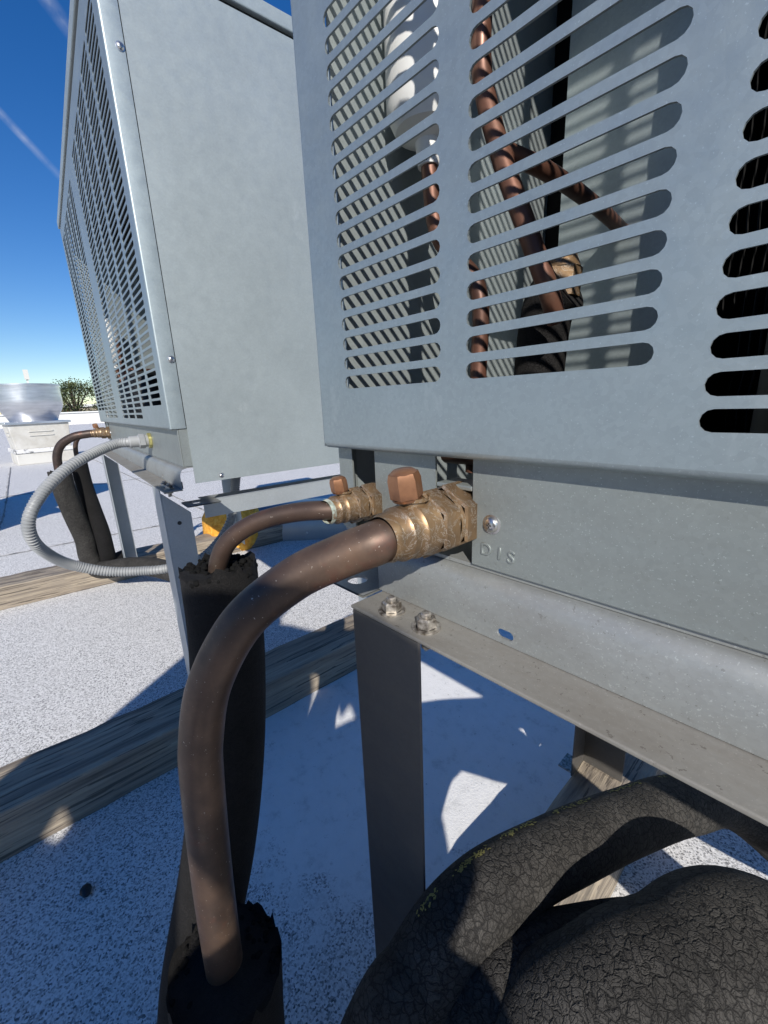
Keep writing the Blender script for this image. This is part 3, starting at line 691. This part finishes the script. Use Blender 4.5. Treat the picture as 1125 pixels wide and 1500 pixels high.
MB().box(-.1, .1, -.1, .1, 0, 5.2).build('post', M['bolt'], sg); sb = MB().box(-.12, .12, -.9, .9, 5.21, 6.2).build('board', M['red'], sg); MB().box(.121, .14, -.55, .55, 5.4, 5.75).build('stripe', M['white_paint'], sb)
mp = empty('far_mast', (-120, 7.25, -5), 0, 'thin pale mast far off above the ventilator', 'mast')
MB().box(-.18, .18, -.18, .18, 0, 15.0).build('pole', M['white_paint'], mp)
MB().box(.19, .4, -.42, .42, 13.2, 15.2).build('antenna_panel', M['stucco2'], mp)

# ------------------------------------------------------------------ the photographer, crouching with his back to the sun
uv = Vector((S.x, S.y, 0)).normalized(); pv = Vector((.643, .766, 0))
def PP(fw, lat, z): return pv * (-.52 + lat) + uv * (.80 - fw) + Vector((0, 0, z))
base = PP(0, 0, 0)
pe = empty('person', base, 0, 'person in dark jacket and jeans kneeling with elbows out, facing the units', 'person')
def skin(name, nodes, edges, parent, mats, assign):
    me = bpy.data.meshes.new(name); me.from_pydata([Vector(PP(*n_[0])) - base for n_ in nodes], edges, []); o = bpy.data.objects.new(name, me); link(o, parent)
    md = o.modifiers.new('skin', 'SKIN'); md.use_smooth_shade = True
    for v, n_ in zip(me.skin_vertices[0].data, nodes): v.radius = (n_[1], n_[1])
    me.skin_vertices[0].data[0].use_root = True
    o.modifiers.new('sub', 'SUBSURF').levels = 2; o.modifiers['sub'].render_levels = 2
    dg = bpy.context.evaluated_depsgraph_get(); m2 = bpy.data.meshes.new_from_object(o.evaluated_get(dg)); o.modifiers.clear(); o.data = m2
    m2.materials.clear()
    for k in mats: m2.materials.append(k)
    for p_ in m2.polygons: p_.material_index = assign(p_.center); p_.use_smooth = True
    return o
nodes = [((0, 0, .52), .15), ((.01, 0, .70), .15), ((.03, 0, .90), .165), ((.05, 0, 1.06), .13), ((.07, 0, 1.17), .058), ((.09, 0, 1.22), .06)]
edges = [(0, 1), (1, 2), (2, 3), (3, 4), (4, 5)]
for s in (-1, 1):
    k = len(nodes)
    if s < 0: nodes += [((.0, -.11, .48), .12), ((.05, -.15, .26), .10), ((.09, -.16, .075), .072), ((-.10, -.15, .055), .055), ((-.30, -.14, .05), .045), ((-.38, -.14, .04), .04)]
    else: nodes += [((.02, .11, .50), .15), ((.20, .25, .58), .15), ((.37, .365, .635), .14), ((.37, .37, .36), .10), ((.35, .37, .10), .065), ((.47, .38, .04), .05)]
    edges += [(0, k), (k, k + 1), (k + 1, k + 2), (k + 2, k + 3), (k + 3, k + 4), (k + 4, k + 5)]
    j = len(nodes)
    if s > 0: arm = [((.05, .18, 1.07), .085), ((.07, .29, 1.05), .095), ((.10, .365, 1.00), .095), ((.22, .375, .86), .09), ((.33, .37, .76), .06), ((.38, .36, .73), .036)]
    else: arm = [((.05, -.15, 1.07), .085), ((.05, -.22, .93), .072), ((.05, -.30, .76), .066), ((.12, -.25, .66), .056), ((.20, -.16, .62), .036), ((.24, -.12, .615), .030)]
    nodes += arm
    edges += [(3, j), (j, j + 1), (j + 1, j + 2), (j + 2, j + 3), (j + 3, j + 4), (j + 4, j + 5)]
    w = j + 5; (wf, wl, wz) = arm[-1][0]
    for dl, ln_ in ((-.024, .055), (-.009, .065), (.007, .062), (.022, .05), (s * -.036, .025)):
        q = len(nodes); nodes += [((wf + ln_ * .5, wl + dl, wz - .004), .0095), ((wf + ln_, wl + dl * 1.1, wz - .026), .008)]; edges += [(w, q), (q, q + 1)]
def assign(c):
    fw = -(c.x * uv.x + c.y * uv.y)
    if c.z > 1.155: return 2
    if (fw > .355 and c.z > .70) or (fw > .18 and .57 < c.z < .66 and c.z > .60): return 2
    return 1 if c.z > .70 else 0
skin('body', nodes, edges, pe, [M['denim'], M['jacket'], M['skin']], assign)
jk = MB(); rings = [(.40, .20, .155, .0), (.55, .205, .165, .0), (.75, .20, .165, .01), (.95, .205, .165, .03), (1.05, .20, .15, .05), (1.12, .15, .11, .06), (1.155, .07, .07, .07)]
nk = 32; vs = []
for (z, a_, d_, fw) in rings:
    for k in range(nk):
        an = 2 * math.pi * k / nk; vs.append(Vector(PP(fw + d_ * math.sin(an), a_ * math.cos(an) * (1 + .03 * math.sin(5 * an + z * 20)), z)) - base)
jk.add(vs, [(i * nk + k, i * nk + (k + 1) % nk, (i + 1) * nk + (k + 1) % nk, (i + 1) * nk + k) for i in range(len(rings) - 1) for k in range(nk)], True)
jk.build('jacket', M['jacket'], pe)
hd = MB(); hd.lathe([(0, -.115), (.035, -.11), (.058, -.08), (.070, -.03), (.077, .02), (.074, .07), (.052, .108), (.02, .12), (0, .121)], (0, 0, 0), 'z', 28)
ho = hd.build('head', M['skin'], pe); ho.location = Vector(PP(.115, 0, 1.30)) - base; ho.scale = (1.0, 1.15, 1); ho.rotation_euler = (0, 0, math.atan2(-uv.y, -uv.x) - math.pi / 2)
for (x, y, z, r_, nm, mm) in ((-.03, .064, .0, .011, 'eye', 'white_paint'), (.03, .064, .0, .011, 'eye', 'white_paint'), (0, .080, -.03, .014, 'nose', 'skin'), (0, .064, -.065, .02, 'mouth', 'red'), (-.076, 0, -.01, .02, 'ear', 'skin'), (.076, 0, -.01, .02, 'ear', 'skin')):
    e_ = MB().lathe([(0, -r_), (r_ * .7, -r_ * .7), (r_, 0), (r_ * .7, r_ * .7), (0, r_)], (0, 0, 0), 'z', 12).build(nm, M[mm], ho); e_.location = (x, y, z); e_.scale = (1, .5 if nm != 'nose' else 1.2, .35 if nm == 'mouth' else 1)
hh = MB().lathe([(.080, -.02), (.084, .03), (.080, .08), (.056, .116), (.02, .128), (0, .129)], (0, -.012, .002), 'z', 28).build('hair', M['hair'], ho)
